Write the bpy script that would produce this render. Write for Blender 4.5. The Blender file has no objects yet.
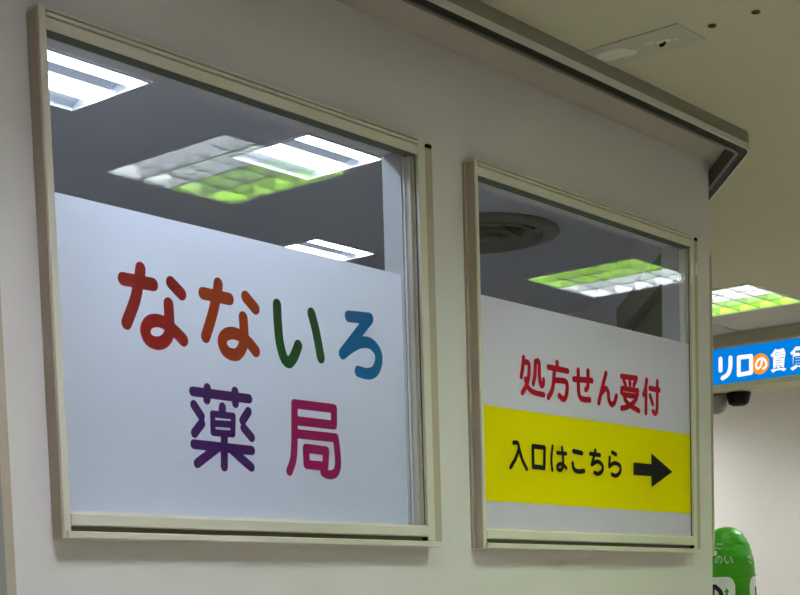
import bpy, bmesh, math, random
from mathutils import Vector, Matrix
random.seed(7)
S = bpy.context.scene
COL = S.collection
PI = math.pi
# ------------------------------------------------------------------ camera, world, exposure
EH = 1.35                      # eye height: every height below is measured from it where written EH + z
CZ = EH + 1.5                  # ceiling
yaw, pitch, roll = 0.8895481, -0.0937663, -0.0279443
F_PX, CX, CY = 1512.718, 434.147, 752.643
fw = Vector((math.sin(yaw)*math.cos(pitch), math.cos(yaw)*math.cos(pitch), math.sin(pitch)))
r0 = Vector((math.cos(yaw), -math.sin(yaw), 0)); u0 = r0.cross(fw)
rt = math.cos(roll)*r0 + math.sin(roll)*u0
up = -math.sin(roll)*r0 + math.cos(roll)*u0
cam = bpy.data.cameras.new('camera'); cam_o = bpy.data.objects.new('camera', cam); COL.objects.link(cam_o)
cam.sensor_width = 36; cam.sensor_fit = 'HORIZONTAL'; cam.lens = F_PX/800*36
cam.shift_x = (400-CX)/800; cam.shift_y = (CY-297.5)/800; cam.clip_start = 0.05
cam_o.matrix_world = Matrix(((rt.x, up.x, -fw.x, 0), (rt.y, up.y, -fw.y, 0), (rt.z, up.z, -fw.z, EH), (0, 0, 0, 1)))
S.camera = cam_o
w = bpy.data.worlds.new('world'); S.world = w; w.use_nodes = True
w.node_tree.nodes['Background'].inputs[0].default_value = (0.8, 0.9, 1.0, 1); w.node_tree.nodes['Background'].inputs[1].default_value = 0.0
S.view_settings.view_transform = 'Standard'; S.view_settings.look = 'None'
S.view_settings.exposure = 0.0; S.view_settings.gamma = 1.0; S.view_settings.use_curve_mapping = False
S.cycles.use_denoising = True
S.cycles.max_bounces = 10; S.cycles.diffuse_bounces = 6; S.cycles.transparent_max_bounces = 12
S.cycles.sample_clamp_indirect = 0.0
L_WHITE = 49.0                 # corridor lamp luminance
L_ROOM = 13.0                   # lamps in the room behind the glass
L_SHOP = 62.0
L_COUNTER = 33.0             # unseen tubes added just behind the glass, above the frame, to backlight the film
# ------------------------------------------------------------------ materials
def mat(name, col, rough=.6, spec=.4, noise=.0, nscale=30, bump=0.0, metal=0.0, emit=None, estr=0):
    m = bpy.data.materials.new(name); m.use_nodes = True
    nt = m.node_tree; b = nt.nodes['Principled BSDF']
    b.inputs['Base Color'].default_value = (*col, 1); b.inputs['Roughness'].default_value = rough
    b.inputs['Specular IOR Level'].default_value = spec; b.inputs['Metallic'].default_value = metal
    if noise or bump:
        tc = nt.nodes.new('ShaderNodeTexCoord'); n = nt.nodes.new('ShaderNodeTexNoise')
        n.inputs['Scale'].default_value = nscale; n.inputs['Detail'].default_value = 6
        nt.links.new(tc.outputs['Object'], n.inputs['Vector'])
        if noise:
            mx = nt.nodes.new('ShaderNodeMix'); mx.data_type = 'RGBA'
            mx.inputs[6].default_value = (*[c*(1-noise) for c in col], 1); mx.inputs[7].default_value = (*[min(1, c*(1+noise)) for c in col], 1)
            nt.links.new(n.outputs['Fac'], mx.inputs[0]); nt.links.new(mx.outputs[2], b.inputs['Base Color'])
        if bump:
            n2 = nt.nodes.new('ShaderNodeTexNoise'); n2.inputs['Scale'].default_value = 160
            nt.links.new(tc.outputs['Object'], n2.inputs['Vector'])
            bp = nt.nodes.new('ShaderNodeBump'); bp.inputs['Strength'].default_value = bump; bp.inputs['Distance'].default_value = .002
            nt.links.new(n2.outputs['Fac'], bp.inputs['Height']); nt.links.new(bp.outputs['Normal'], b.inputs['Normal'])
    if emit:
        b.inputs['Emission Color'].default_value = (*emit, 1); b.inputs['Emission Strength'].default_value = estr
    return m
def glass_mat():
    m = bpy.data.materials.new('window_glass'); m.use_nodes = True; nt = m.node_tree; nt.nodes.clear()
    out = nt.nodes.new('ShaderNodeOutputMaterial'); mix = nt.nodes.new('ShaderNodeMixShader')
    tr = nt.nodes.new('ShaderNodeBsdfTransparent'); tr.inputs[0].default_value = (.97, .985, .98, 1)
    gl = nt.nodes.new('ShaderNodeBsdfGlossy'); gl.inputs['Roughness'].default_value = .012
    lw = nt.nodes.new('ShaderNodeLayerWeight'); lw.inputs['Blend'].default_value = .5
    p = nt.nodes.new('ShaderNodeMath'); p.operation = 'POWER'; p.inputs[1].default_value = 4.2
    k = nt.nodes.new('ShaderNodeMath'); k.operation = 'MULTIPLY_ADD'; k.inputs[1].default_value = .95; k.inputs[2].default_value = .040
    nt.links.new(lw.outputs['Facing'], p.inputs[0]); nt.links.new(p.outputs[0], k.inputs[0]); nt.links.new(k.outputs[0], mix.inputs[0])
    nt.links.new(tr.outputs[0], mix.inputs[1]); nt.links.new(gl.outputs[0], mix.inputs[2]); nt.links.new(mix.outputs[0], out.inputs[0])
    return m
def film_mat(name, col, t=.45):
    m = bpy.data.materials.new(name); m.use_nodes = True; nt = m.node_tree; nt.nodes.clear()
    out = nt.nodes.new('ShaderNodeOutputMaterial'); mix = nt.nodes.new('ShaderNodeMixShader'); mix.inputs[0].default_value = t
    d = nt.nodes.new('ShaderNodeBsdfDiffuse'); tl = nt.nodes.new('ShaderNodeBsdfTranslucent')
    d.inputs[0].default_value = (*col, 1); tl.inputs[0].default_value = (*col, 1)
    nt.links.new(d.outputs[0], mix.inputs[1]); nt.links.new(tl.outputs[0], mix.inputs[2]); nt.links.new(mix.outputs[0], out.inputs[0])
    return m
def emis(name, col, s):
    m = bpy.data.materials.new(name); m.use_nodes = True; nt = m.node_tree; nt.nodes.clear()
    out = nt.nodes.new('ShaderNodeOutputMaterial'); e = nt.nodes.new('ShaderNodeEmission')
    e.inputs[0].default_value = (*col, 1); e.inputs[1].default_value = s; nt.links.new(e.outputs[0], out.inputs[0])
    return m
M = dict(
 wall=mat('wall_paint', (.68, .645, .645), .75, .25, .03, 1.3, .25),
 inner=mat('inner_wall_paint', (.72, .72, .75), .8, .2, .02, 2),
 ceil=mat('ceiling_paint', (.56, .52, .42), .8, .2, .03, 2.2, .3),
 floor=mat('floor_vinyl', (.46, .41, .32), .4, .4, .06, 3),
 roomfloor=mat('room_floor', (.58, .58, .60), .5, .3, .05, 3),
 frame=mat('cream_aluminium', (.66, .63, .54), .38, .5, .02, 9),
 seal=mat('dark_groove', (.045, .042, .035), .7, .2),
 glass=glass_mat(),
 film=film_mat('frosted_film', (.90, .90, .96), .70),
 film_b=film_mat('white_film', (.90, .84, .97), .50),
 film_yellow=film_mat('yellow_film', (.86, .74, .003), .15),
 rail=mat('rail_enamel', (.245, .235, .185), .42, .5, .03, 12),
 rail_lip=mat('rail_aluminium', (.60, .60, .55), .35, .5, .02, 20, metal=.2),
 rail_dark=mat('rail_dark_enamel', (.13, .12, .10), .5, .4, .03, 12),
 soffit=mat('soffit_paint', (.475, .43, .415), .8, .2, .03, 2),
 flange=mat('flange_brown', (.47, .40, .32), .6, .3, .03, 9),  # window flanges, and the painted shadow strip beside the door
 casing=mat('dark_casing', (.13, .135, .11), .6, .3),  # inner casing, and the painted shade strip under the window heads
 seal_soft=mat('olive_groove', (.15, .14, .10), .7, .2),
 lining=mat('reveal_lining', (.40, .40, .39), .7, .3, .03, 6),
 blind=mat('dark_blind', (.10, .105, .085), .7, .2),
 slot=mat('rail_slot', (.02, .02, .018), .6, .2),
 housing=mat('lamp_housing', (.78, .79, .77), .45, .5),
 blade=mat('louver_blade', (.33, .34, .33), .4, .4),
 room_reflector=mat('lamp_reflector', (.50, .55, .66), .3, .5),
 lamp_white=emis('white_lamp', (.93, .99, 1.1), L_WHITE),
 lamp_green=emis('green_lamp', (.42, .80, .07), L_WHITE),
 lamp_counter=emis('counter_lamp', (.72, .86, 1.12), L_COUNTER),
 far_white=emis('far_white_lamp', (.97, 1, 1), 13.0), far_green=emis('far_green_lamp', (.34, .78, .05), 12.0),
 lamp_room=emis('room_lamp', (.90, .95, 1.0), L_ROOM),
 lamp_shop=emis('shop_lamp', (.96, .98, 1), L_SHOP),
 vent=mat('vent_metal', (.17, .175, .15), .5, .4, .05, 10),
 vent_dark=mat('vent_throat', (.05, .05, .045), .7, .2),
 patch=mat('patch_board', (.50, .48, .42), .8, .2, .05, 14, .4),
 plaster=mat('scraped_plaster', (.70, .68, .63), .9, .1, .08, 40, .4),
 hole=mat('hole_dark', (.02, .015, .01), .9, .1),
 rust=mat('hole_rust', (.10, .065, .04), .9, .1, .2, 80),
 trim=mat('beige_trim', (.62, .57, .47), .5, .4),
 bulk=mat('bulkhead_paint', (.50, .47, .38), .7, .2, .03, 3),
 shopwall=mat('shop_wall_paint', (.70, .67, .64), .8, .2, .02, 2),
 black=mat('black_plastic', (.008, .008, .010), .55, .15),
 grey=mat('grey_plastic', (.22, .22, .21), .5, .4),
 sign_blue=emis('sign_blue_face', (.001, .215, .74), 1.0),
 sign_white=emis('sign_white_letter', (1, .97, 1), 1.05),
 sign_orange=emis('sign_orange_disc', (1, .31, .012), 1.0),
 sign_box=mat('sign_casing', (.55, .52, .44), .5, .4),
 green=mat('green_vinyl', (.05, .34, .010), .42, .3, .10, 22),
 vinyl_white=mat('white_print', (.78, .83, .84), .45, .4),
 pale_print=mat('pale_print', (.36, .58, .38), .5, .3),
 vinyl_black=mat('black_print', (.02, .015, .03), .5, .3),
 vinyl_green=mat('green_print', (.03, .30, .08), .5, .3),
 door=mat('door_grey', (.27, .26, .25), .45, .4, .03, 5),
 steel=mat('brushed_steel', (.55, .55, .54), .3, .5, metal=.9),
 red=mat('ink_red', (.42, .018, .022), .5, .08), orange=mat('ink_orange', (.50, .055, .012), .5, .08),
 dgreen=mat('ink_green', (.012, .11, .028), .5, .08), blue=mat('ink_blue', (.0005, .17, .50), .5, .08),
 purple=mat('ink_purple', (.075, .015, .16), .5, .08), magenta=mat('ink_magenta', (.42, .008, .13), .5, .08),
 crimson=mat('ink_crimson', (.46, .006, .02), .5, .08), ink=mat('ink_black', (.012, .010, .012), .5, .08),
)
# ------------------------------------------------------------------ mesh helpers
def link(name, me, parent=None, label=None):
    o = bpy.data.objects.new(name, me); COL.objects.link(o)
    if parent: o.parent = parent
    if label: o['label'] = label
    return o
def finish(bm, name, m, parent=None, smooth=False, label=None):
    me = bpy.data.meshes.new(name); bm.normal_update(); bm.to_mesh(me); bm.free()
    for x in (m if isinstance(m, (list, tuple)) else [m]): me.materials.append(M[x])
    if smooth:
        for p in me.polygons: p.use_smooth = True
    return link(name, me, parent, label)
def add_box(bm, x0, x1, y0, y1, z0, z1, bev=0.0):
    b = bmesh.new() if bev else bm
    v = [b.verts.new(p) for p in ((x0,y0,z0),(x1,y0,z0),(x1,y1,z0),(x0,y1,z0),(x0,y0,z1),(x1,y0,z1),(x1,y1,z1),(x0,y1,z1))]
    for f in ((3,2,1,0),(4,5,6,7),(0,1,5,4),(1,2,6,5),(2,3,7,6),(3,0,4,7)): b.faces.new([v[i] for i in f])
    if bev:
        bmesh.ops.bevel(b, geom=list(b.edges), offset=bev, segments=2, profile=.5, affect='EDGES')
        tmp = bpy.data.meshes.new('t'); b.to_mesh(tmp); b.free(); bm.from_mesh(tmp); bpy.data.meshes.remove(tmp)
def box(name, m, x0, x1, y0, y1, z0, z1, parent=None, bev=0.0, label=None):
    bm = bmesh.new(); add_box(bm, x0, x1, y0, y1, z0, z1, bev); return finish(bm, name, m, parent, False, label)
def extrude_profile(bm, prof, x0, x1):            # profile in (y, z), swept along x
    a = [bm.verts.new((x0, y, z)) for y, z in prof]; b = [bm.verts.new((x1, y, z)) for y, z in prof]
    n = len(prof)
    for i in range(n): bm.faces.new((a[i], a[(i+1) % n], b[(i+1) % n], b[i]))
    bm.faces.new(a[::-1]); bm.faces.new(b); bmesh.ops.recalc_face_normals(bm, faces=list(bm.faces))
def lathe(bm, prof, n=48, closed=False):           # profile in (r, z)
    rings = []
    for r, z in prof:
        rings.append([bm.verts.new((r*math.cos(2*PI*k/n), r*math.sin(2*PI*k/n), z)) for k in range(n)] if r > 1e-6 else [bm.verts.new((0, 0, z))])
    m_ = len(rings); 
    for i in range(m_ if closed else m_-1):
        a, b = rings[i], rings[(i+1) % m_]
        for k in range(n):
            k2 = (k+1) % n
            if len(a) == 1 and len(b) == 1: break
            if len(a) == 1: bm.faces.new((a[0], b[k], b[k2]))
            elif len(b) == 1: bm.faces.new((a[k], b[0], a[k2]))
            else: bm.faces.new((a[k], b[k], b[k2], a[k2]))
    bmesh.ops.recalc_face_normals(bm, faces=list(bm.faces))
def slab_with_holes(name, m, x0, x1, y0, y1, t0, t1, holes, axes='xyz', kind='structure', label=None):
    """solid slab over x0..x1 by y0..y1 with rectangular openings, thickness t0..t1 on the third axis"""
    xs = sorted({x0, x1, *[h[0] for h in holes], *[h[1] for h in holes]}); ys = sorted({y0, y1, *[h[2] for h in holes], *[h[3] for h in holes]})
    bm = bmesh.new(); vc = {}
    P = {'xyz': lambda a, b, c: (a, b, c), 'xzy': lambda a, b, c: (a, c, b), 'yzx': lambda a, b, c: (c, a, b)}[axes]
    def v(a, b, c):
        if (a, b, c) not in vc: vc[(a, b, c)] = bm.verts.new(P(a, b, c))
        return vc[(a, b, c)]
    def solid(i, j):
        if not (0 <= i < len(xs)-1 and 0 <= j < len(ys)-1): return False
        cx, cy = (xs[i]+xs[i+1])/2, (ys[j]+ys[j+1])/2
        return not any(h[0] < cx < h[1] and h[2] < cy < h[3] for h in holes)
    for i in range(len(xs)-1):
        for j in range(len(ys)-1):
            if not solid(i, j): continue
            a, b, c, d = xs[i], xs[i+1], ys[j], ys[j+1]
            bm.faces.new((v(a,c,t0), v(a,d,t0), v(b,d,t0), v(b,c,t0))); bm.faces.new((v(a,c,t1), v(b,c,t1), v(b,d,t1), v(a,d,t1)))
            if not solid(i-1, j): bm.faces.new((v(a,c,t0), v(a,c,t1), v(a,d,t1), v(a,d,t0)))
            if not solid(i+1, j): bm.faces.new((v(b,c,t0), v(b,d,t0), v(b,d,t1), v(b,c,t1)))
            if not solid(i, j-1): bm.faces.new((v(a,c,t0), v(b,c,t0), v(b,c,t1), v(a,c,t1)))
            if not solid(i, j+1): bm.faces.new((v(a,d,t0), v(a,d,t1), v(b,d,t1), v(b,d,t0)))
    bmesh.ops.recalc_face_normals(bm, faces=list(bm.faces))
    o = finish(bm, name, m); o['kind'] = kind
    if label: o['label'] = label
    return o
def smooth_path(pts, n=7):                         # Catmull-Rom through the points
    if len(pts) < 3: return pts
    P = [pts[0]] + list(pts) + [pts[-1]]; out = []
    for i in range(1, len(P)-2):
        p0, p1, p2, p3 = P[i-1], P[i], P[i+1], P[i+2]
        for k in range(n):
            t = k/n
            out.append(tuple(.5*((2*b)+(-a+c)*t+(2*a-5*b+4*c-d)*t*t+(-a+3*b-3*c+d)*t**3) for a, b, c, d in zip(p0, p1, p2, p3)))
    return out + [tuple(pts[-1])]
def brush(bm, pts, r, to3d, smooth=True, n=16, lift=None):    # a round-ended brush stroke of half width r, flat print; lift keeps overlapping bits from being coplanar
    if smooth: pts = smooth_path(pts, 5)
    lift = lift if lift is not None else [0]
    def face(q):
        lift[0] += 1
        bm.faces.new([bm.verts.new(to3d(p[0], p[1], lift[0]*1.2e-5)) for p in q])
    def disc(p): face([(p[0]+r*math.cos(2*PI*k/n), p[1]+r*math.sin(2*PI*k/n)) for k in range(n)])
    for i, ((ax, ay), (bx, by)) in enumerate(zip(pts, pts[1:])):
        L = math.hypot(bx-ax, by-ay)
        if L < 1e-7: continue
        nx, ny = -(by-ay)/L*r, (bx-ax)/L*r
        steps = max(1, int(L/.03)) if BRUSH_SPLIT[0] else 1
        disc((ax, ay))
        for s in range(steps):
            t0, t1 = s/steps, (s+1)/steps
            face([(ax+(bx-ax)*t0+nx, ay+(by-ay)*t0+ny), (ax+(bx-ax)*t0-nx, ay+(by-ay)*t0-ny), (ax+(bx-ax)*t1-nx, ay+(by-ay)*t1-ny), (ax+(bx-ax)*t1+nx, ay+(by-ay)*t1+ny)])
    disc(pts[-1])
BRUSH_SPLIT = [False]
def thing(name, label, cat, loc=(0, 0, 0), rz=0, group=None):
    o = bpy.data.objects.new(name, None); o.empty_display_size = .1; COL.objects.link(o)
    o.location = loc; o.rotation_euler = (0, 0, rz); o['label'] = label; o['category'] = cat
    if group: o['group'] = group
    return o
def tag(o, label, cat, group=None):
    o['label'] = label; o['category'] = cat
    if group: o['group'] = group
    return o
def structure(name, loc=(0, 0, 0), rz=0, label=None):
    o = bpy.data.objects.new(name, None); o.empty_display_size = .1; COL.objects.link(o)
    o.location = loc; o.rotation_euler = (0, 0, rz); o['kind'] = 'structure'
    if label: o['label'] = label
    return o
def dup(root, loc, rz=None, label=None):
    r = root.copy(); COL.objects.link(r); r.location = loc
    if rz is not None: r.rotation_euler = (0, 0, rz)
    if label: r['label'] = label
    for ch in list(root.children):
        c = ch.copy(); COL.objects.link(c); c.parent = r
        for g in list(ch.children):
            d = g.copy(); COL.objects.link(d); d.parent = c
    return r

def room_paint(m, a, b2):
    """two paints on one ceiling: the room behind the glass is painted a cooler, lighter grey"""
    nt = m.node_tree; bs = nt.nodes['Principled BSDF']; src = bs.inputs['Base Color'].links[0].from_socket
    tc = nt.nodes.new('ShaderNodeTexCoord'); sp = nt.nodes.new('ShaderNodeSeparateXYZ'); nt.links.new(tc.outputs['Object'], sp.inputs[0])
    def mth(op, x, y):
        n = nt.nodes.new('ShaderNodeMath'); n.operation = op
        for i, v in enumerate((x, y)):
            if isinstance(v, (int, float)): n.inputs[i].default_value = v
            else: nt.links.new(v, n.inputs[i])
        return n.outputs[0]
    c1 = mth('GREATER_THAN', sp.outputs['Y'], 2.62)
    d = mth('SUBTRACT', mth('MULTIPLY', mth('SUBTRACT', sp.outputs['Y'], 2.585), a[0]), mth('MULTIPLY', mth('SUBTRACT', sp.outputs['X'], 4.763), a[1]))
    k = mth('MULTIPLY', mth('MULTIPLY', c1, mth('GREATER_THAN', d, .03)), mth('LESS_THAN', sp.outputs['X'], 6.70))
    mx = nt.nodes.new('ShaderNodeMix'); mx.data_type = 'RGBA'; nt.links.new(k, mx.inputs[0]); nt.links.new(src, mx.inputs[6]); mx.inputs[7].default_value = (*b2, 1)
    nt.links.new(mx.outputs[2], bs.inputs['Base Color'])
room_paint(M['ceil'], (math.cos(math.radians(41)), math.sin(math.radians(41))), (.68, .67, .69))
HOLES = [(3.681, 1.982, 'small dark anchor hole in the ceiling, the one nearer the patch'), (3.677, 1.855, 'small dark anchor hole in the ceiling, the one farther from the patch')]
STROKES = {"ch":[[1,"な","red",0.0129,[[0,[[2.1788,0.7251],[2.2623,0.7254]]],[1,[[2.2289,0.7543],[2.2229,0.7286],[2.209,0.684],[2.1827,0.6329]]],[0,[[2.3138,0.7368],[2.3433,0.7166]]],[1,[[2.3041,0.6893],[2.3046,0.658],[2.3037,0.6317],[2.2919,0.6106],[2.2682,0.6],[2.2427,0.6048],[2.2335,0.6231],[2.2448,0.6417],[2.2681,0.649],[2.291,0.6454],[2.3195,0.6314],[2.3423,0.6157]]]]],[1,"な","orange",0.0127,[[0,[[2.409,0.7272],[2.4898,0.7259]]],[1,[[2.4569,0.7551],[2.4512,0.7309],[2.4348,0.6837],[2.4109,0.6314]]],[0,[[2.5418,0.7381],[2.5719,0.7155]]],[1,[[2.5314,0.6895],[2.5323,0.6597],[2.5311,0.6366],[2.5208,0.6147],[2.5021,0.6012],[2.4736,0.6048],[2.4608,0.6238],[2.4693,0.6407],[2.492,0.6493],[2.5174,0.6465],[2.5459,0.6337],[2.5666,0.6167]]]]],[1,"い","green",0.0126,[[1,[[2.6453,0.7342],[2.6454,0.6976],[2.649,0.6509],[2.6608,0.6144],[2.6774,0.6029],[2.6955,0.6173],[2.7124,0.6464]]],[1,[[2.7633,0.7295],[2.777,0.6902],[2.7918,0.6264]]]]],[1,"ろ","blue",0.013,[[0,[[2.8995,0.74],[2.9795,0.7453],[2.8723,0.6451]]],[1,[[2.8723,0.6451],[2.9049,0.6652],[2.94,0.6802],[2.9749,0.6833],[3.0017,0.6697],[3.0101,0.6477],[2.9969,0.6184],[2.9673,0.6052],[2.9287,0.6073]]]]],[1,"薬","purple",0.0098,[[0,[[2.3651,0.5055],[2.5403,0.5047]]],[0,[[2.41,0.5172],[2.4071,0.4908]]],[0,[[2.4963,0.5177],[2.4962,0.4905]]],[0,[[2.3667,0.4758],[2.3878,0.4525]]],[0,[[2.3883,0.4365],[2.3652,0.4132]]],[0,[[2.5365,0.4749],[2.5171,0.4526]]],[0,[[2.5198,0.4358],[2.5442,0.4157]]],[0,[[2.4544,0.4782],[2.4521,0.4628]]],[0,[[2.4227,0.4604],[2.4874,0.4605],[2.4837,0.4192],[2.4217,0.4183],[2.4227,0.4604]]],[0,[[2.4229,0.4392],[2.4863,0.441]]],[0,[[2.3617,0.388],[2.5426,0.3854]]],[0,[[2.4565,0.4147],[2.4525,0.3429]]],[0,[[2.4338,0.3851],[2.3695,0.3458]]],[0,[[2.4761,0.3843],[2.539,0.3466]]]]],[1,"局","magenta",0.01,[[0,[[2.6926,0.5065],[2.8336,0.5066],[2.8316,0.4662],[2.6952,0.4665]]],[1,[[2.6926,0.5065],[2.6884,0.4258],[2.6827,0.3771],[2.667,0.344]]],[0,[[2.6935,0.4353],[2.8358,0.435]]],[1,[[2.8358,0.435],[2.8401,0.4031],[2.8409,0.3698],[2.8298,0.3481],[2.8065,0.3425],[2.7863,0.3475]]],[0,[[2.7264,0.4024],[2.7987,0.4005],[2.7936,0.3628],[2.7268,0.3634],[2.7264,0.4024]]]]],[2,"処","crimson",0.0057,[[1,[[3.6533,0.7214],[3.6483,0.6965],[3.6396,0.6655]]],[1,[[3.6563,0.7082],[3.6765,0.7081],[3.6785,0.6824],[3.6665,0.6466],[3.6419,0.6198]]],[1,[[3.6595,0.6603],[3.6713,0.6384],[3.6988,0.6265],[3.7504,0.624]]],[1,[[3.7109,0.7152],[3.7075,0.6795],[3.6972,0.651]]],[1,[[3.7109,0.7158],[3.7279,0.7159],[3.7296,0.6789],[3.7358,0.6509],[3.7473,0.6529],[3.7499,0.6669]]]]],[2,"方","crimson",0.0061,[[0,[[3.8252,0.7254],[3.8258,0.7122]]],[0,[[3.7785,0.7073],[3.881,0.7061]]],[1,[[3.81,0.7017],[3.8045,0.6687],[3.7956,0.6414],[3.7753,0.6189]]],[1,[[3.81,0.6722],[3.8609,0.6749],[3.8753,0.6667],[3.8733,0.6426],[3.8646,0.6254],[3.8509,0.6206],[3.8324,0.6285]]]]],[2,"せ","crimson",0.0063,[[0,[[3.9134,0.6858],[4.0142,0.6912]]],[1,[[3.9384,0.7143],[3.9381,0.6815],[3.939,0.6476],[3.9531,0.6307],[3.9995,0.6314]]],[1,[[3.9922,0.7175],[3.9907,0.6866],[3.988,0.6681],[3.9772,0.6602]]]]],[2,"ん","crimson",0.0062,[[1,[[4.0951,0.7212],[4.0741,0.6786],[4.0508,0.6267]]],[1,[[4.0683,0.6595],[4.0915,0.6749],[4.1052,0.6652],[4.1089,0.6423],[4.123,0.6283],[4.141,0.6357],[4.1528,0.6567]]]]],[2,"受","crimson",0.006,[[0,[[4.1861,0.7215],[4.2777,0.7244]]],[0,[[4.1991,0.7125],[4.2095,0.6977]]],[0,[[4.2356,0.7161],[4.237,0.7004]]],[0,[[4.2744,0.7183],[4.2597,0.701]]],[0,[[4.1846,0.6711],[4.1874,0.684],[4.284,0.6857],[4.2811,0.6727]]],[1,[[4.1964,0.665],[4.239,0.6657],[4.276,0.6659],[4.2569,0.6466],[4.2196,0.6291],[4.1831,0.6213]]],[1,[[4.2021,0.6529],[4.232,0.6349],[4.2871,0.6221]]]]],[2,"付","crimson",0.0061,[[1,[[4.3402,0.7248],[4.3319,0.6982],[4.3199,0.6762]]],[0,[[4.3349,0.6953],[4.3322,0.6194]]],[0,[[4.3585,0.7001],[4.4194,0.7]]],[1,[[4.4072,0.7265],[4.4049,0.6661],[4.4014,0.6332],[4.3895,0.6218],[4.3769,0.6273]]],[0,[[4.3591,0.6766],[4.3744,0.652]]]]],[2,"入","black",0.005,[[1,[[3.5929,0.474],[3.6132,0.4743],[3.62,0.4587],[3.6343,0.4274],[3.6553,0.4027]]],[1,[[3.6168,0.4549],[3.6003,0.429],[3.5748,0.4034]]]]],[2,"口","black",0.0056,[[0,[[3.6894,0.4704],[3.7496,0.47],[3.7449,0.4109],[3.6884,0.4114],[3.6894,0.4704]]]]],[2,"は","black",0.0047,[[1,[[3.7917,0.4771],[3.7838,0.4398],[3.7872,0.4069]]],[0,[[3.8155,0.4594],[3.8622,0.4594]]],[1,[[3.8414,0.4766],[3.845,0.4472],[3.8441,0.4211],[3.8303,0.4085],[3.8151,0.4121],[3.8154,0.4214],[3.8309,0.4271],[3.8508,0.4222],[3.8607,0.4165]]]]],[2,"こ","black",0.0057,[[0,[[3.9033,0.4694],[3.9493,0.4663]]],[1,[[3.8972,0.4323],[3.9035,0.4162],[3.9252,0.4098],[3.9586,0.4131]]]]],[2,"ち","black",0.0052,[[0,[[3.9957,0.4675],[4.0508,0.4666]]],[1,[[4.0255,0.4794],[4.0145,0.4558],[4.0031,0.4356]]],[1,[[4.0042,0.435],[4.0358,0.446],[4.0642,0.4356],[4.0595,0.4169],[4.0346,0.4082],[4.0176,0.4116]]]]],[2,"ら","black",0.0053,[[0,[[4.123,0.4793],[4.145,0.4745]]],[1,[[4.1079,0.4629],[4.1041,0.4363]]],[1,[[4.1041,0.4347],[4.133,0.4465],[4.1662,0.4409],[4.1671,0.4214],[4.1429,0.408],[4.1187,0.411]]]]]],"arrow":[[4.2497,0.4555],[4.361,0.4566],[4.3612,0.4918],[4.4973,0.4387],[4.3605,0.3822],[4.3591,0.4173],[4.2485,0.4157]],"sg":{"リ":[[0,[[4.1803,1.3677],[4.181,1.3049]]],[1,[[4.1178,1.3669],[4.12,1.315],[4.1345,1.2784],[4.168,1.26]]]],"ロ":[[0,[[4.0662,1.3619],[3.9909,1.3595],[3.9917,1.2699],[4.0671,1.2664],[4.0662,1.3619]]]],"の":[[1,[[3.9237,1.3315],[3.9325,1.2978],[3.9532,1.2864],[3.96,1.3116],[3.9431,1.3356],[3.9198,1.3386],[3.8999,1.3164],[3.9,1.2939],[3.9156,1.2819]]]]}}
# ------------------------------------------------------------------ the shell
WY, WB = 2.585, 2.655                      # front wall of the counter room: outer and inner face
XC = 4.763                                 # its corner
DA = math.radians(41); dx, dy = math.cos(DA), math.sin(DA)   # the side wall runs off at this angle
DLEN = 2.6
X1, W1W = 1.963, 1.214                     # window 1
X2, W2W = 3.393, 1.203                     # window 2
WZ0, WH = EH+.168, 1.054                   # foot and height of the window frames
slab_with_holes('wall_front', 'wall', -4, XC, 0, CZ, WY, WB,
    [(X1+.016, X1+W1W-.047, WZ0+.03, WZ0+WH-.03), (X2+.010, X2+W2W-.031, WZ0+.03, WZ0+WH-.03), (.90, 1.72, 0, 2.05)], 'xzy', label='cream painted wall with two sign windows')
side = slab_with_holes('wall_side', 'wall', 0, DLEN, 0, CZ, 0, .07, [(.116+.016, .116+1.15, WZ0+.03, WZ0+WH-.03)], 'xzy', label='cream side wall running off at an angle')
side.location = (XC, WY, 0); side.rotation_euler = (0, 0, DA)
xe, ye = XC+dx*DLEN, WY+dy*DLEN
def wall(name, m, *a):
    o = box(name, m, *a); o['kind'] = 'structure'; return o
wall('wall_return', 'wall', xe-.07, xe, ye, 8.0, 0, CZ)
wall('wall_back', 'inner', -4, 12, 8.0, 8.1, 0, CZ)
wall('wall_left', 'wall', -4.1, -4, -4.1, 8.1, 0, CZ)
wall('wall_near', 'wall', -4.1, 12, -4.1, -4, 0, CZ)
wall('wall_shop', 'shopwall', 9.6, 9.7, -4, 8, 0, CZ)
wall('wall_partition', 'inner', .35, .42, WB, 8.0, 0, CZ)
bm = bmesh.new(); add_box(bm, -4.1, 12, -4.1, 8.1, -.1, 0); fl = finish(bm, 'floor', 'floor'); fl['kind'] = 'structure'
rf = bmesh.new()
poly = [(.42, WB), (XC-.05, WB+.02), (xe-.08, ye), (xe-.08, 8.0), (.42, 8.0)]
lo = [rf.verts.new((x, y, 0.0)) for x, y in poly]; hi = [rf.verts.new((x, y, .006)) for x, y in poly]
rf.faces.new(hi); rf.faces.new(lo[::-1])
for i in range(5): rf.faces.new((lo[i], lo[(i+1) % 5], hi[(i+1) % 5], hi[i]))
o = finish(rf, 'floor_room', 'roomfloor'); o['kind'] = 'structure'
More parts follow.
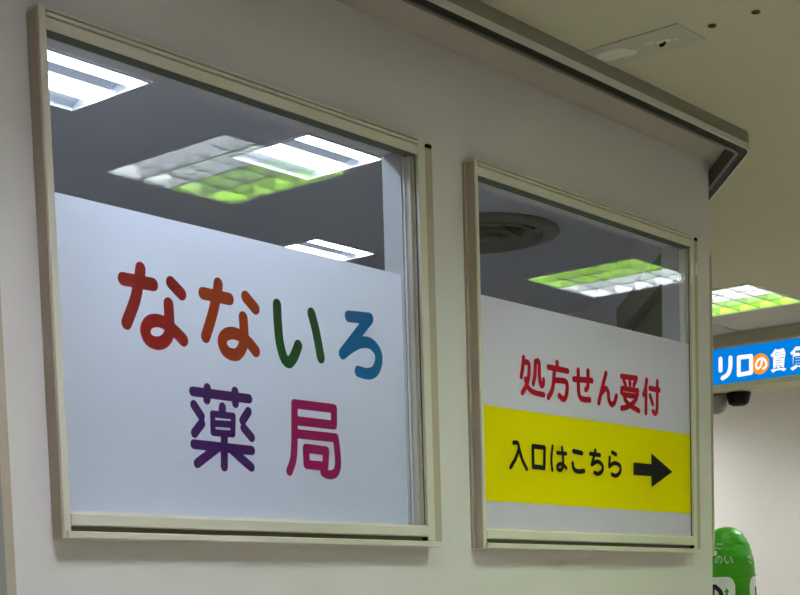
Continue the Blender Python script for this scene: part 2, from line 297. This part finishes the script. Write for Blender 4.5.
# ceiling with the openings of the recessed lights, the air outlet and the board joints
COR = [(3.70, 1.335, 0), (6.10, 1.335, 1), (6.97, 3.71, 0)]
WHITE = [(1.80, 1.345), (3.73, -1.1), (0.9, -1.1), (3.73, -3.2), (1.3, -3.2)]  # unseen white-only lights added to brighten the corridor wall
COUNTER = [(1.40, 2.95), (2.46, 2.95)]  # unseen lights added to backlight the film
ROOM = [(2.772, 3.525), (3.774, 3.525), (4.761, 4.42)]
SHOP = [(8.75, 3.6), (8.75, 1.6), (8.75, 5.6)]
holes = [(x-.29, x+.29, y-.29, y+.29) for x, y, f in COR+[(*q, 0) for q in WHITE]] + [(x-.18, x+.18, y-.175, y+.175) for x, y in ROOM] + [(x-.29, x+.29, y-.29, y+.29) for x, y in SHOP]
holes += [(x-.50, x+.50, y-.06, y+.06) for x, y in COUNTER]
holes += [(4.99-.21, 4.99+.21, 3.73-.21, 3.73+.21)]
JT = [(7.812, 7.827, -4, 7.9), (7.26, 7.815, 4.040, 4.054), (6.68, 7.26, 4.012, 4.024)]
holes += JT
slab_with_holes('ceiling', 'ceil', -4.1, 12, -4.1, 8.1, CZ, CZ+.03, holes, 'xyz', label='painted ceiling boards')
for j in JT:
    o = box('trim_1', 'seal', j[0]-.01, j[1]+.01, j[1] and j[2]-.01, j[3]+.01, CZ+.03, CZ+.04); o['kind'] = 'structure'; o['label'] = 'dark joint between ceiling boards'
sf = bmesh.new()
for q in ([(-4, 2.385), (4.53, 2.385), (XC, WY-.001), (-4, WY-.001)], [(4.53, 2.385), (6.90, 4.452), (xe+.02, ye+.01), (XC, WY-.001)]):
    lo = [sf.verts.new((x, y, CZ-.004)) for x, y in q]; hi = [sf.verts.new((x, y, CZ-.0005)) for x, y in q]
    sf.faces.new(lo[::-1]); sf.faces.new(hi)
    for i in range(4): sf.faces.new((lo[i], lo[(i+1) % 4], hi[(i+1) % 4], hi[i]))
bmesh.ops.remove_doubles(sf, verts=list(sf.verts), dist=1e-5); bmesh.ops.recalc_face_normals(sf, faces=list(sf.faces))
o = finish(sf, 'trim_2', 'soffit'); o['kind'] = 'structure'; o['label'] = 'soffit board between rail and wall'
# bulkhead over the shop front
b = wall('wall_bulkhead', 'bulk', 7.827, 8.06, -4, 7.95, EH+1.19, CZ)
# ------------------------------------------------------------------ windows (local: x along the wall, y into the wall, z up from the frame foot)
def build_window(name, loc, rz, w, jr, label, gy=-.007, sx=.001, fx=.070, jl=.018, lw=.004):
    h = WH
    t = structure(name, loc, rz, label)
    box('frame_jamb', 'frame', 0, jl, -.035, 0, .0, h, t, .0015)
    box('frame_jamb', 'frame', w-jr, w, -.035, 0, .016, h, t, .0015)
    bm = bmesh.new()
    extrude_profile(bm, [(0, h-.044), (-.033, h-.044), (-.034, h-.0215), (-.027, h-.0215), (-.027, h-.0175), (-.037, h-.0175), (-.037, h-.011), (-.027, h-.011), (-.027, h-.007), (-.036, h-.007), (-.034, h), (0, h)], jl+.0005, w-jr-.0005)
    finish(bm, 'frame_head', 'frame', t)
    bm = bmesh.new()
    extrude_profile(bm, [(0, 0), (-.041, 0), (-.043, .002), (-.043, .013), (-.041, .015), (-.022, .016), (-.022, .027), (-.034, .027), (-.036, .029), (-.036, .050), (-.030, .057), (0, .057)], jl+.0005, w-jr-.0005)
    finish(bm, 'frame_sill', 'frame', t)
    bm = bmesh.new(); add_box(bm, w-jr-.0002, w+sx, -.043, -.0355 if sx < .01 else 0, 0, .0148, .0015); finish(bm, 'sill_end', 'frame', t)
    box('weep_slot', 'seal_soft', .019, w-jr-.001, -.0235, -.0225, .0165, .0265, t, label='dark groove along the sill')
    box('weep_hole', 'hole', w-jr-.012, w-jr-.001, -.034, -.024, .0165, .0265, t, label='black opening at the groove end')
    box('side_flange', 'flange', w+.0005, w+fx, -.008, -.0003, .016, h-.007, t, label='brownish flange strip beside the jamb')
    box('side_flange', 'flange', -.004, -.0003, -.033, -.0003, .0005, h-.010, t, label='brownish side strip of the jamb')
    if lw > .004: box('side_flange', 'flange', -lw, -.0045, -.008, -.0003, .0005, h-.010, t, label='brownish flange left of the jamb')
    box('end_cap', 'hole', w+fx-.020, w+fx-.003, -.010, -.0003, h-.0065, h+.0035, t, label='black end plug')
    box('sill_end', 'frame', .004, jl+.0004, -.043, -.0355, 0, .0148, t, .001)
    box('glazing_bead', 'frame', w-jr-.010, w-jr-.0005, -.014, 0, .058, h-.0445, t, .001)
    box('head_gasket', 'casing', jl+.0005, w-jr-.0005, -.032, -.0005, h-.0462, h-.0442, t, label='dark gasket under the head')  # dark strip paints the shade under the head
    box('weather_strip', 'seal_soft', w-jr-.004, w-jr-.0005, -.0265, -.0245, .058, h-.0445, t, label='dark seal strip')
    box('glass_pane', 'glass', jl+.0005, w-jr-.0105, gy, gy+.005, .0575, h-.0465, t)
    return t
w1 = build_window('window_1', (X1, WY, WZ0), 0, W1W, .030, 'left cream framed window with the rainbow lettered film', sx=.018, fx=.062)
w2 = build_window('window_2', (X2, WY, WZ0), 0, W2W, .021, 'right cream framed window with the yellow arrow band', -.016, jl=.012, lw=.015)
s0 = .116
w3 = build_window('window_3', (XC+dx*s0, WY+dy*s0, WZ0), DA, 1.19, .030, 'window of the angled side wall, its frame just showing at the corner')
box('inner_casing', 'casing', -.05, 1.24, .0705, .105, WH-.06, WH+.05, w3)
box('blind', 'blind', .03, 1.15, .050, .058, .03, WH-.031, w3)  # panel added to darken the view through the pane
box('inner_casing', 'casing', -.05, .03, .0705, .105, -.02, WH-.0605, w3)
box('inner_casing', 'casing', 1.15, 1.24, .0705, .105, -.02, WH-.0605, w3)
for wn, ww, o_ in ((w1, W1W, .047), (w2, W2W, .031)): box('reveal_lining', 'lining', ww-o_-.004, ww-o_-.0003, .0062, .0705, .031, WH-.031, wn)  # grey liner added to darken the reveal by colour
clip = box('frame_clip', 'vinyl_white', W2W-.006, W2W+.003, -.044, -.0345, .920, .960, w2, .001, 'small white clip')  # white block stands in for a glint on the frame
# ------------------------------------------------------------------ door at the left end
d = structure('door_1', (.90, WY, 0), 0, 'grey door frame at the left end of the wall')
box('door_casing', 'door', .82, .917, -.035, 0, 0, 2.12, d, .002)
box('door_casing', 'door', -.08, 0, -.035, 0, 0, 2.12, d, .002)
box('door_flange', 'flange', .9175, .958, -.008, -.0003, 0, 2.12, d, label='brownish strip beside the casing')  # shadow beside the door painted as a brown strip
box('door_head', 'door', .0005, .8195, -.035, 0, 2.05, 2.12, d, .002)
leaf = box('door_leaf', 'door', .004, .816, .012, .05, .006, 2.046, d, .002)
hd = box('door_handle', 'steel', .70, .80, -.03, -.018, 1.0, 1.02, d, .004)
for x in (.775,):
    box('handle_rose', 'steel', x, x+.03, -.018, .012, .99, 1.03, hd, .003)
# ------------------------------------------------------------------ lettered films
SD = STROKES
k2 = 2.562/2.588
f1 = thing('window_sign', 'white frosted sign film with rainbow lettering なないろ薬局 in the left window', 'sign', (X1, WY+.0026, WZ0+.058))
def child_mesh(bm, name, m, root, label=None):
    o = finish(bm, name, m, None, False, label)
    o.data.transform(Matrix.Translation(-root.location)); o.parent = root
    return o
bm = bmesh.new(); bm.faces.new([bm.verts.new(p) for p in ((X1+.0165, WY+.003, WZ0+.05), (3.110, WY+.003, WZ0+.05), (3.110, WY+.003, EH+.8738), (X1+.0165, WY+.003, EH+.8738))]); child_mesh(bm, 'film_sheet', 'film', f1)
f2 = thing('window_sign', 'white sign film with red lettering 処方せん受付 above a yellow arrow band in the right window', 'sign', (X2, 2.5620, WZ0+.058))
xa, xb = X2+.0128, X2+W2W-.0218
bm = bmesh.new(); bm.faces.new([bm.verts.new(p) for p in ((xa, 2.5625, WZ0+.058), (xb, 2.5625, WZ0+.058), (xb, 2.5625, EH+.872*k2), (xa, 2.5625, EH+.872*k2))]); child_mesh(bm, 'film_sheet', 'film_b', f2)
bm = bmesh.new(); bm.faces.new([bm.verts.new(p) for p in ((xa, 2.5619, EH+.304*k2), (xb, 2.5619, EH+.304*k2), (xb, 2.5619, EH+.570*k2), (xa, 2.5619, EH+.570*k2))]); child_mesh(bm, 'yellow_band', 'film_yellow', f2, 'yellow band behind the black lettering and arrow')
colname = dict(green='dgreen', black='ink')
for win, chn, colr, r, strokes in SD['ch']:
    bm = bmesh.new()
    if win == 1: f = lambda u, z, l: (u, WY+.0024-l, EH+z); root = f1; rr = r*1.13
    else:
        yy = 2.5606 if colr == 'black' else 2.5614
        f = lambda u, z, l, yy=yy: (u*k2, yy-l, EH+z*k2); root = f2; rr = r*(1.45 if colr != 'black' else 1.28)
    lift = [0]
    for i, (sm, pts) in enumerate(strokes):
        if chn == 'い' and i == 1: break
        brush(bm, pts, rr*(.72 if chn == '薬' and i in (8, 9) else 1), f, bool(sm), 16, lift)
    co = child_mesh(bm, 'character', colname.get(colr, colr), root, colr + ' character ' + chn)
    if chn == 'い':
        bm = bmesh.new(); brush(bm, strokes[1][1], rr, f, True, 16, [0]); so = child_mesh(bm, 'stroke', colname.get(colr, colr), root); so.parent = co
bm = bmesh.new(); bm.faces.new([bm.verts.new((u*k2, 2.5606, EH+z*k2)) for u, z in SD['arrow']]); child_mesh(bm, 'arrow', 'ink', f2, 'black arrow pointing right')
# ------------------------------------------------------------------ ceiling rail
def rail():
    t = thing('ceiling_rail', 'grey metal ceiling rail with a dark slot, bending round the wall corner', 'rail', (0, 0, CZ))
    n1 = Vector((0, 1)); n2 = Vector((-math.sin(DA), math.cos(DA)))     # inward
    ya = 2.333
    p2 = Vector((5.015, 2.708)); 
    s = (ya-p2.y)/dy; corner = Vector((p2.x+dx*s, ya))
    def path(off, R):
        c = corner + (n1+n2)*off/(1+n1.dot(n2))
        tl = R*math.tan(DA/2); pts = [(Vector((-4, c.y)), n1)]
        cen = c + Vector((-tl, 0)) + n1*R
        for k in range(13):
            a = DA*k/12; pts.append((cen + Vector((math.sin(a)*R, -math.cos(a)*R)), None))
        e = c + Vector((dx, dy))*3.2
        pts.append((e, None)); return [p for p, _ in pts]
    def sweep(name, m, o0, o1, z0, z1, label=None):
        a, b = path(o0, .11-o0), path(o1, .11-o1)
        bm = bmesh.new(); rows = []
        for p, q in zip(a, b): rows.append([bm.verts.new((p.x, p.y, z0)), bm.verts.new((q.x, q.y, z0)), bm.verts.new((q.x, q.y, z1)), bm.verts.new((p.x, p.y, z1))])
        for u, v in zip(rows, rows[1:]):
            for i in range(4): bm.faces.new((u[i], v[i], v[(i+1) % 4], u[(i+1) % 4]))
        bm.faces.new(rows[0]); bm.faces.new(rows[-1][::-1]); bmesh.ops.recalc_face_normals(bm, faces=list(bm.faces))
        return finish(bm, name, m, t, False, label)
    sweep('fascia', 'rail', 0, .010, -.036, 0)
    sweep('lip', 'rail_lip', -.001, .004, -.055, -.0362, 'pale metal lip')
    sweep('slot', 'slot', .0042, .034, -.052, -.047, 'black slot')
    sweep('inner_flange', 'rail_dark', .0342, .046, -.057, 0)
rail()
# ------------------------------------------------------------------ ceiling lights
def louver_light(label, loc, rz, m_a='lamp_white', m_b='lamp_green', group=None):
    t = thing('ceiling_light', label, 'ceiling light', loc, rz, group)
    bm = bmesh.new(); a, b = .287, .306
    for x0, x1, y0, y1 in ((-b, b, -b, -a), (-b, b, a, b), (-b, -a, -a, a), (a, b, -a, a)): add_box(bm, x0, x1, y0, y1, -.006, -.0005)
    finish(bm, 'trim_frame', 'housing', t)
    bm = bmesh.new(); a, b = .284, .289
    for x0, x1, y0, y1 in ((-b, b, -b, -a), (-b, b, a, b), (-b, -a, -a, a), (a, b, -a, a)): add_box(bm, x0, x1, y0, y1, 0, .12)
    add_box(bm, -b, b, -b, b, .12, .125); finish(bm, 'housing', 'housing', t)
    for k in range(4):
        xc = -.213+.142*k; m = m_a if k < 2 else m_b
        box('lamp', m, xc-.052, xc+.052, -.275, .275, .080, .092, t, label=('white lamp' if 'green' not in m else 'green lamp'))
    def blade(name, x0, x1, y0, y1, wedge):
        bm = bmesh.new(); z0, z1 = -.002, .055
        if wedge == 'x':
            pr = [(x0, z0), (x1, z0), ((x0+x1)/2+.012, z0+.012), ((x0+x1)/2+.003, z1), ((x0+x1)/2-.003, z1), ((x0+x1)/2-.012, z0+.012)]
            pr = [((x0+x1)/2-.005, z0), ((x0+x1)/2+.005, z0), ((x0+x1)/2+.002, z1), ((x0+x1)/2-.002, z1)]
            A_ = [bm.verts.new((x, y0, z)) for x, z in pr]; B_ = [bm.verts.new((x, y1, z)) for x, z in pr]
        else:
            yc = (y0+y1)/2; pr = [(yc-.004, z0), (yc+.004, z0), (yc+.002, z1-.005), (yc-.002, z1-.005)]
            A_ = [bm.verts.new((x0, y, z)) for y, z in pr]; B_ = [bm.verts.new((x1, y, z)) for y, z in pr]
        for i in range(4): bm.faces.new((A_[i], A_[(i+1) % 4], B_[(i+1) % 4], B_[i]))
        bm.faces.new(A_[::-1]); bm.faces.new(B_); bmesh.ops.recalc_face_normals(bm, faces=list(bm.faces))
        finish(bm, name, 'blade', t)
    for k in (-1, 0, 1): blade('long_blade', .142*k-.01, .142*k+.01, -.284, .284, 'x')
    for k in range(1, 5):
        y = -.284+.568*k/5; blade('cross_blade', -.284, .284, y-.01, y+.01, 'y')
    return t
LBL = ['white and green louvered ceiling light over the corridor, mirrored in the left window',
       'white and green louvered ceiling light over the corridor, mirrored in the right window',
       'white and green louvered ceiling light above the blue shop sign']
WLB = ['white louvered ceiling light in front of the grey door', 'white louvered ceiling light in the middle row, rightmost', 'white louvered ceiling light in the middle row, left of the other one', 'white louvered ceiling light in the row farthest from the windows, right', 'white louvered ceiling light in the row farthest from the windows, left']
proto = None
for (x, y, fl_), lb in zip(COR, LBL):
    rz = PI if fl_ else 0
    if proto is None: proto = louver_light(lb, (x, y, CZ), rz, group='corridor ceiling lights')
    elif 'sign' in lb: louver_light(lb, (x, y, CZ), rz, 'far_white', 'far_green', 'corridor ceiling lights')
    else: dup(proto, (x, y, CZ), rz, lb)
proto = None
for (x, y), lb in zip(WHITE, WLB):
    if proto is None: proto = louver_light(lb, (x, y, CZ), 0, 'lamp_white', 'lamp_white', 'white corridor ceiling lights')
    else: dup(proto, (x, y, CZ), 0, lb)
shop = None
for (x, y), lb in zip(SHOP, ['white ceiling light inside the shop behind the sign', 'white ceiling light inside the shop, nearer end', 'white ceiling light inside the shop, farther end']):
    if shop is None: shop = louver_light(lb, (x, y, CZ), 0, 'lamp_shop', 'lamp_shop', 'shop ceiling lights')
    else: dup(shop, (x, y, CZ), 0, lb)
def room_light(label, loc):
    t = thing('room_light', label, 'ceiling light', loc, 0, 'two-lamp lights in the room behind the glass')
    a, b, c, d_ = .177, .184, .170, .180
    bm = bmesh.new()
    for x0, x1, y0, y1 in ((-b, b, -d_, -c), (-b, b, c, d_), (-b, -a, -c, c), (a, b, -c, c)): add_box(bm, x0, x1, y0, y1, -.006, -.0005)
    finish(bm, 'trim_frame', 'housing', t)
    bm = bmesh.new()
    for x0, x1, y0, y1 in ((-.180, .180, -.174, -.170), (-.180, .180, .170, .174), (-.180, -.176, -.17, .17), (.176, .180, -.17, .17)): add_box(bm, x0, x1, y0, y1, 0, .05)
    add_box(bm, -.180, .180, -.174, .174, .05, .054); finish(bm, 'housing', 'room_reflector', t)
    for y0, y1 in ((-.168, -.085), (.000, .095)):
        box('lamp', 'lamp_room', -.172, .174, y0, y1, .004, .022, t, .004)
    bm = bmesh.new(); extrude_profile(bm, [(-.080, .012), (-.045, .026), (-.005, .012), (-.005, .04), (-.080, .04)], -.174, .174); finish(bm, 'reflector', 'room_reflector', t)
    bm = bmesh.new(); extrude_profile(bm, [(.100, .03), (.169, .004), (.169, .04), (.100, .04)], -.174, .174); finish(bm, 'reflector', 'room_reflector', t)
    return t
r_ = None
for (x, y), lb in zip(ROOM, ['two-lamp ceiling light at the top left corner of the left window', 'two-lamp ceiling light at the right of the left window', 'two-lamp ceiling light just above the film of the left window']):
    if r_ is None: r_ = room_light(lb, (x, y, CZ))
    else: dup(r_, (x, y, CZ), 0, lb)
cl = None
for (x, y), lb in zip(COUNTER, ['slim tube light over the counter behind the left window, left one', 'slim tube light over the counter behind the left window, right one']):
    if cl is None:
        cl = thing('counter_light', lb, 'ceiling light', (x, y, CZ), 0, 'tube lights over the counter')
        bm = bmesh.new()
        for a in ((-.505, .505, -.065, -.058), (-.505, .505, .058, .065), (-.505, -.498, -.058, .058), (.498, .505, -.058, .058)): add_box(bm, *a, -.005, -.0005)
        finish(bm, 'trim_frame', 'housing', cl)
        bm = bmesh.new()
        for a in ((-.499, .499, -.059, -.055), (-.499, .499, .055, .059), (-.499, -.495, -.055, .055), (.495, .499, -.055, .055)): add_box(bm, *a, 0, .05)
        add_box(bm, -.499, .499, -.059, .059, .05, .054); finish(bm, 'housing', 'housing', cl)
        box('lamp', 'lamp_counter', -.49, .49, -.045, .045, .004, .02, cl, .004)
    else: dup(cl, (x, y, CZ), 0, lb)
# round air outlet
t = thing('air_outlet', 'round grey ceiling air outlet with concentric rings behind the right window', 'vent', (4.99, 3.73, CZ))
bm = bmesh.new(); lathe(bm, [(.315, -.001), (.318, -.008), (.262, -.022), (.250, -.020), (.250, -.001)], closed=True); finish(bm, 'flange', 'vent', t, True)
for r1, r0_, z in ((.235, .165, -.030), (.155, .095, -.036), (.085, .04, -.04)):
    bm = bmesh.new(); lathe(bm, [(r1, z), (r1, z+.004), (r0_, z+.045), (r0_-.004, z+.043)], closed=True); finish(bm, 'ring', 'vent', t, True)
bm = bmesh.new(); lathe(bm, [(0, -.032), (.032, -.03), (.034, -.024), (0, -.022)]); finish(bm, 'hub', 'vent', t, True)
bm = bmesh.new(); lathe(bm, [(.205, 0), (.205, .15), (0, .15)]); finish(bm, 'throat', 'vent_dark', t, True)
# ------------------------------------------------------------------ patch and holes in the ceiling
t = thing('ceiling_patch', 'greyish rectangular repair patch on the ceiling beside the rail', 'patch', (3.68, 2.185, CZ))
bm = bmesh.new(); add_box(bm, -.076, .076, -.145, .146, -.003, -.0004); finish(bm, 'board', 'patch', t)
bm = bmesh.new()
pl = [(-.035, .135), (.0, .140), (.03, .12), (.024, .09), (.03, .05), (.012, .03), (-.012, .045), (-.03, .05), (-.042, .09)]
pl = smooth_path(pl+[pl[0]], 4)[:-1]
lo = [bm.verts.new((x, y, -.0034)) for x, y in pl]; hi = [bm.verts.new((x*.9, y*.95+.005, -.0055)) for x, y in pl]
bm.faces.new(hi)
for i in range(len(pl)): bm.faces.new((lo[i], lo[(i+1) % len(pl)], hi[(i+1) % len(pl)], hi[i]))
bmesh.ops.recalc_face_normals(bm, faces=list(bm.faces)); finish(bm, 'plaster_smear', 'plaster', t, label='whitish scraped plaster')
for x, y, r in ((.005, -.055, .022), (-.012, -.02, .014), (.012, -.085, .012)):
    bm = bmesh.new(); lathe(bm, [(0, -.0050), (r*.6, -.0046), (r, -.0031)], 14); o = finish(bm, 'plaster_blob', 'plaster', t); o.location = (x, y, 0); o.scale = (.6, 1, 1)
bm = bmesh.new()
for k in range(6):
    a = k/5*2.2; add_box(bm, .005+.006*math.sin(a)-.002, .005+.006*math.sin(a)+.002, -.062+k*.0035, -.058+k*.0035, -.009-.004*math.sin(a), -.0045)
finish(bm, 'hook', 'hole', t, label='small dark hook')
for n_, (px, py, lb) in enumerate(((3.6, 1.99, 'a'), (3.7, 1.9, 'b'))): pass
for (x, y, lb) in HOLES:
    h = thing('anchor_hole', lb, 'hole', (x, y, CZ), 0, 'small holes in the ceiling')
    bm = bmesh.new(); lathe(bm, [(.0115, -.0004), (.0115, -.003), (.008, -.004), (.0075, -.0004)], 18, True); finish(bm, 'rim', 'rust', h)
    bm = bmesh.new(); lathe(bm, [(0, -.0009), (.0076, -.0009)], 18); finish(bm, 'opening', 'hole', h)
# ------------------------------------------------------------------ shop front beyond the corner
XS = 7.827
t = thing('shop_sign', 'blue backlit shop sign with white lettering and an orange disc', 'sign', (XS, 3.9, EH+1.19))
def sbox(name, m, x0, x1, y0, y1, z0, z1, label=None):
    bm = bmesh.new(); add_box(bm, x0, x1, y0, y1, EH+z0, EH+z1); return child_mesh(bm, name, m, t, label)
sbox('face', 'sign_blue', XS-.012, XS-.0005, 3.40, 4.46, 1.224, 1.420, 'lit blue face')
sbox('top_trim', 'trim', XS-.022, XS-.0005, 3.40, 4.46, 1.4205, 1.434)
sbox('bottom_trim', 'trim', XS-.022, XS-.0005, 3.40, 4.46, 1.191, 1.2235)
def sgn(name, m, strokes, r, x, label):
    bm = bmesh.new()
    lift = [0]
    for sm, pts in strokes: brush(bm, pts, r, lambda y, z, l: (x-l, y*XS_K, EH+z*XS_K), bool(sm), 16, lift)
    bmesh.ops.recalc_face_normals(bm, faces=list(bm.faces)); child_mesh(bm, name, m, t, label)
XS_K = (XS-.0128)/(XS-.005)
bm = bmesh.new(); bm.faces.new([bm.verts.new((XS-.0126, 3.9321+.0545*math.cos(2*PI*k/32), EH+1.3096+.0565*math.sin(2*PI*k/32))) for k in range(32)]); child_mesh(bm, 'disc', 'sign_orange', t, 'orange disc')
sgn('character', 'sign_white', SD['sg']['リ'], .0125, XS-.0132, 'white character リ')
sgn('character', 'sign_white', SD['sg']['ロ'], .0120, XS-.0132, 'white character ロ')
sgn('character', 'sign_white', SD['sg']['の'], .0065, XS-.0136, 'white character の on the orange disc')
def glyph(chn, y0, y1, z0, z1):
    cu = bpy.data.curves.new('glyph', 'FONT'); cu.body = chn; cu.offset = .042; cu.resolution_u = 3
    ob = bpy.data.objects.new('glyph', cu); COL.objects.link(ob)
    bpy.context.view_layer.update()
    me = bpy.data.meshes.new_from_object(ob.evaluated_get(bpy.context.evaluated_depsgraph_get()))
    bpy.data.objects.remove(ob); bpy.data.curves.remove(cu)
    xs = [v.co.x for v in me.vertices]; ys = [v.co.y for v in me.vertices]
    a, b_, c, d_ = min(xs), max(xs), min(ys), max(ys)
    for v in me.vertices:
        u, w_ = (v.co.x-a)/(b_-a), (v.co.y-c)/(d_-c)
        v.co = Vector((XS-.0132, y0+(y1-y0)*u, EH+z0+(z1-z0)*w_))
    me.materials.clear(); me.materials.append(M['sign_white']); me.transform(Matrix.Translation(-t.location))
    o = link('character', me, t, 'white character '+chn)
glyph('賃', 3.869, 3.774, 1.252, 1.380); glyph('貸', 3.752, 3.655, 1.249, 1.377)
# security camera under the bulkhead
t = thing('security_camera', 'black cup-shaped security camera hanging under the shop sign', 'camera', (7.95, 4.137, EH+1.1898))
bm = bmesh.new(); lathe(bm, [(0, -.004), (.070, -.004), (.069, -.012), (.060, -.050), (.055, -.064), (.040, -.074), (0, -.078)], 32); finish(bm, 'body', 'black', t, True)
bm = bmesh.new(); lathe(bm, [(0, 0), (.040, 0), (.040, -.0035), (0, -.0035)], 24); finish(bm, 'mount', 'grey', t)
t = thing('ceiling_speaker', 'grey dome fitting under the shop sign, left of the black camera', 'speaker', (7.95, 4.285, EH+1.1898))  # solid dome stands in for a soft shadow beside the camera
bm = bmesh.new(); lathe(bm, [(0, 0), (.070, 0), (.072, -.020), (.068, -.060), (.052, -.092), (.025, -.106), (0, -.108)], 32); finish(bm, 'dome', 'grey', t, True)
bm = bmesh.new(); lathe(bm, [(.0725, -.004), (.0765, -.004), (.0765, -.016), (.0725, -.016)], 32, True); finish(bm, 'collar', 'grey', t, True)
# ------------------------------------------------------------------ green inflatable
BX, BY = 7.4, 3.934
PR = [(.4040, 0), (.4025, .020), (.397, .043), (.384, .067), (.3625, .0925), (.336, .109), (.308, .1235), (.27, .137), (.229, .1465), (.19, .152), (.152, .1553), (.09, .158), (.034, .160), (-.2, .164), (-.7, .166), (-1.15, .164), (-1.30, .158), (-1.335, .145)]
def rad(z):
    for (z1, r1), (z0, r0_) in zip(PR, PR[1:]):
        if z0 <= z <= z1: return r0_+(r1-r0_)*(z-z0)/(z1-z0)
    return PR[-1][1] if z < PR[-1][0] else 0
t = thing('inflatable_sign', 'green dome-topped inflatable pillar with white lettering standing beyond the wall corner', 'inflatable', (BX, BY, 0))
bm = bmesh.new(); n = 64; rings = []
zs = [PR[0][0]-(PR[0][0]-PR[-1][0])*0]
zz = []
z = .4035
while z > -1.335:
    zz.append(z); z -= (.004 if z > .36 else .0075 if z > 0 else .05)
zz.append(-1.335)
for z in zz:
    ring = []
    for k in range(n):
        a = 2*PI*k/n
        wr = .0016*math.sin(z*190+.4*math.sin(3*a))*(max(0, math.sin(5*a+1.2)))+.0008*math.sin(z*75+a*2)
        dent = -.008*math.exp(-((z-.304)/.006)**2)*math.exp(-((a-(2*PI-2.05))/.22)**2)
        r = max(.002, rad(z)+(wr+dent if z < .38 else 0))
        ring.append(bm.verts.new((r*math.cos(a), r*math.sin(a), EH+z)))
    rings.append(ring)
for a, b in zip(rings, rings[1:]):
    for k in range(n): bm.faces.new((a[k], b[k], b[(k+1) % n], a[(k+1) % n]))
bm.faces.new(rings[0][::-1]); bm.faces.new(rings[-1]); bmesh.ops.recalc_face_normals(bm, faces=list(bm.faces))
finish(bm, 'body', 'green', t, True)
bm = bmesh.new(); lathe(bm, [(0, .016), (.144, .016), (.19, .014), (.20, .001), (0, .001)], 40); finish(bm, 'base', 'black', t)
R0 = .156
def onb(off): return lambda s, z, l=0: ((rad(z)+off+l)*math.cos(s/R0), (rad(z)+off+l)*math.sin(s/R0), EH+z)
BRUSH_SPLIT[0] = True
def bprint(name, m, strokes, r, off, label):
    bm = bmesh.new(); lift = [0]
    for th in strokes: brush(bm, [(a*R0, z) for a, z in th], r, onb(off), True, 12, lift)
    bmesh.ops.recalc_face_normals(bm, faces=list(bm.faces)); finish(bm, name, m, t, False, label)
def panel(t0, t1, z1, z0, cr):
    bm = bmesh.new(); cols = []; N = 20
    for k in range(N+1):
        th = t0+(t1-t0)*k/N; e = min(th-t0, t1-th)*R0; e = min(e, cr)
        zt = z1-cr+math.sqrt(max(0, cr*cr-(cr-e)**2)); zb = z0+cr-math.sqrt(max(0, cr*cr-(cr-e)**2))
        cols.append([bm.verts.new(onb(.0035)(th*R0, zb+(zt-zb)*q/8)) for q in range(9)])
    for a, b in zip(cols, cols[1:]):
        for q in range(8): bm.faces.new((a[q], b[q], b[q+1], a[q+1]))
    bmesh.ops.recalc_face_normals(bm, faces=list(bm.faces)); finish(bm, 'white_panel', 'vinyl_white', t, False, 'white rounded panel')
panel(-3.95, -2.36, .1335, -.16, .045); panel(-1.795, -.205, .1335, -.16, .045)
bprint('character', 'vinyl_black', [[(-3.10, -.10), (-3.10, .072), (-2.93, .072), (-2.81, .04), (-2.85, -.005), (-3.10, -.02)]], .011, .0055, 'black character P')
bprint('character', 'vinyl_black', [[(-1.42, .070), (-1.42, -.10)]], .011, .0055, 'black character stroke')
bm = bmesh.new(); f = onb(.0055)
for pts in ([(-2.73, .052), (-2.55, .052), (-2.64, .076)], [(-2.675, .053), (-2.675, -.01), (-2.605, -.01), (-2.605, .053)]): bm.faces.new([bm.verts.new(f(a*R0, z)) for a, z in pts])
bmesh.ops.recalc_face_normals(bm, faces=list(bm.faces)); finish(bm, 'arrow', 'vinyl_green', t, False, 'green arrow pointing up')
bprint('character', 'pale_print', [[(-3.02, .309), (-2.80, .308)], [(-3.05, .291), (-2.99, .285), (-2.85, .283)]], .0042, .004, 'pale character こ')
bprint('character', 'pale_print', [[(-2.90, .240), (-2.93, .222), (-2.99, .210), (-3.03, .224), (-2.96, .241), (-2.86, .242), (-2.79, .226), (-2.84, .208)]], .0042, .004, 'pale character の')
bprint('character', 'pale_print', [[(-2.69, .240), (-2.69, .222), (-2.62, .206), (-2.57, .214)], [(-2.49, .238), (-2.43, .210)]], .0042, .004, 'pale character い')
bprint('character', 'pale_print', [[(-1.80, .233), (-1.56, .237)], [(-1.70, .243), (-1.60, .222)], [(-1.76, .215), (-1.66, .205), (-1.58, .206)]], .0042, .004, 'pale character さ')
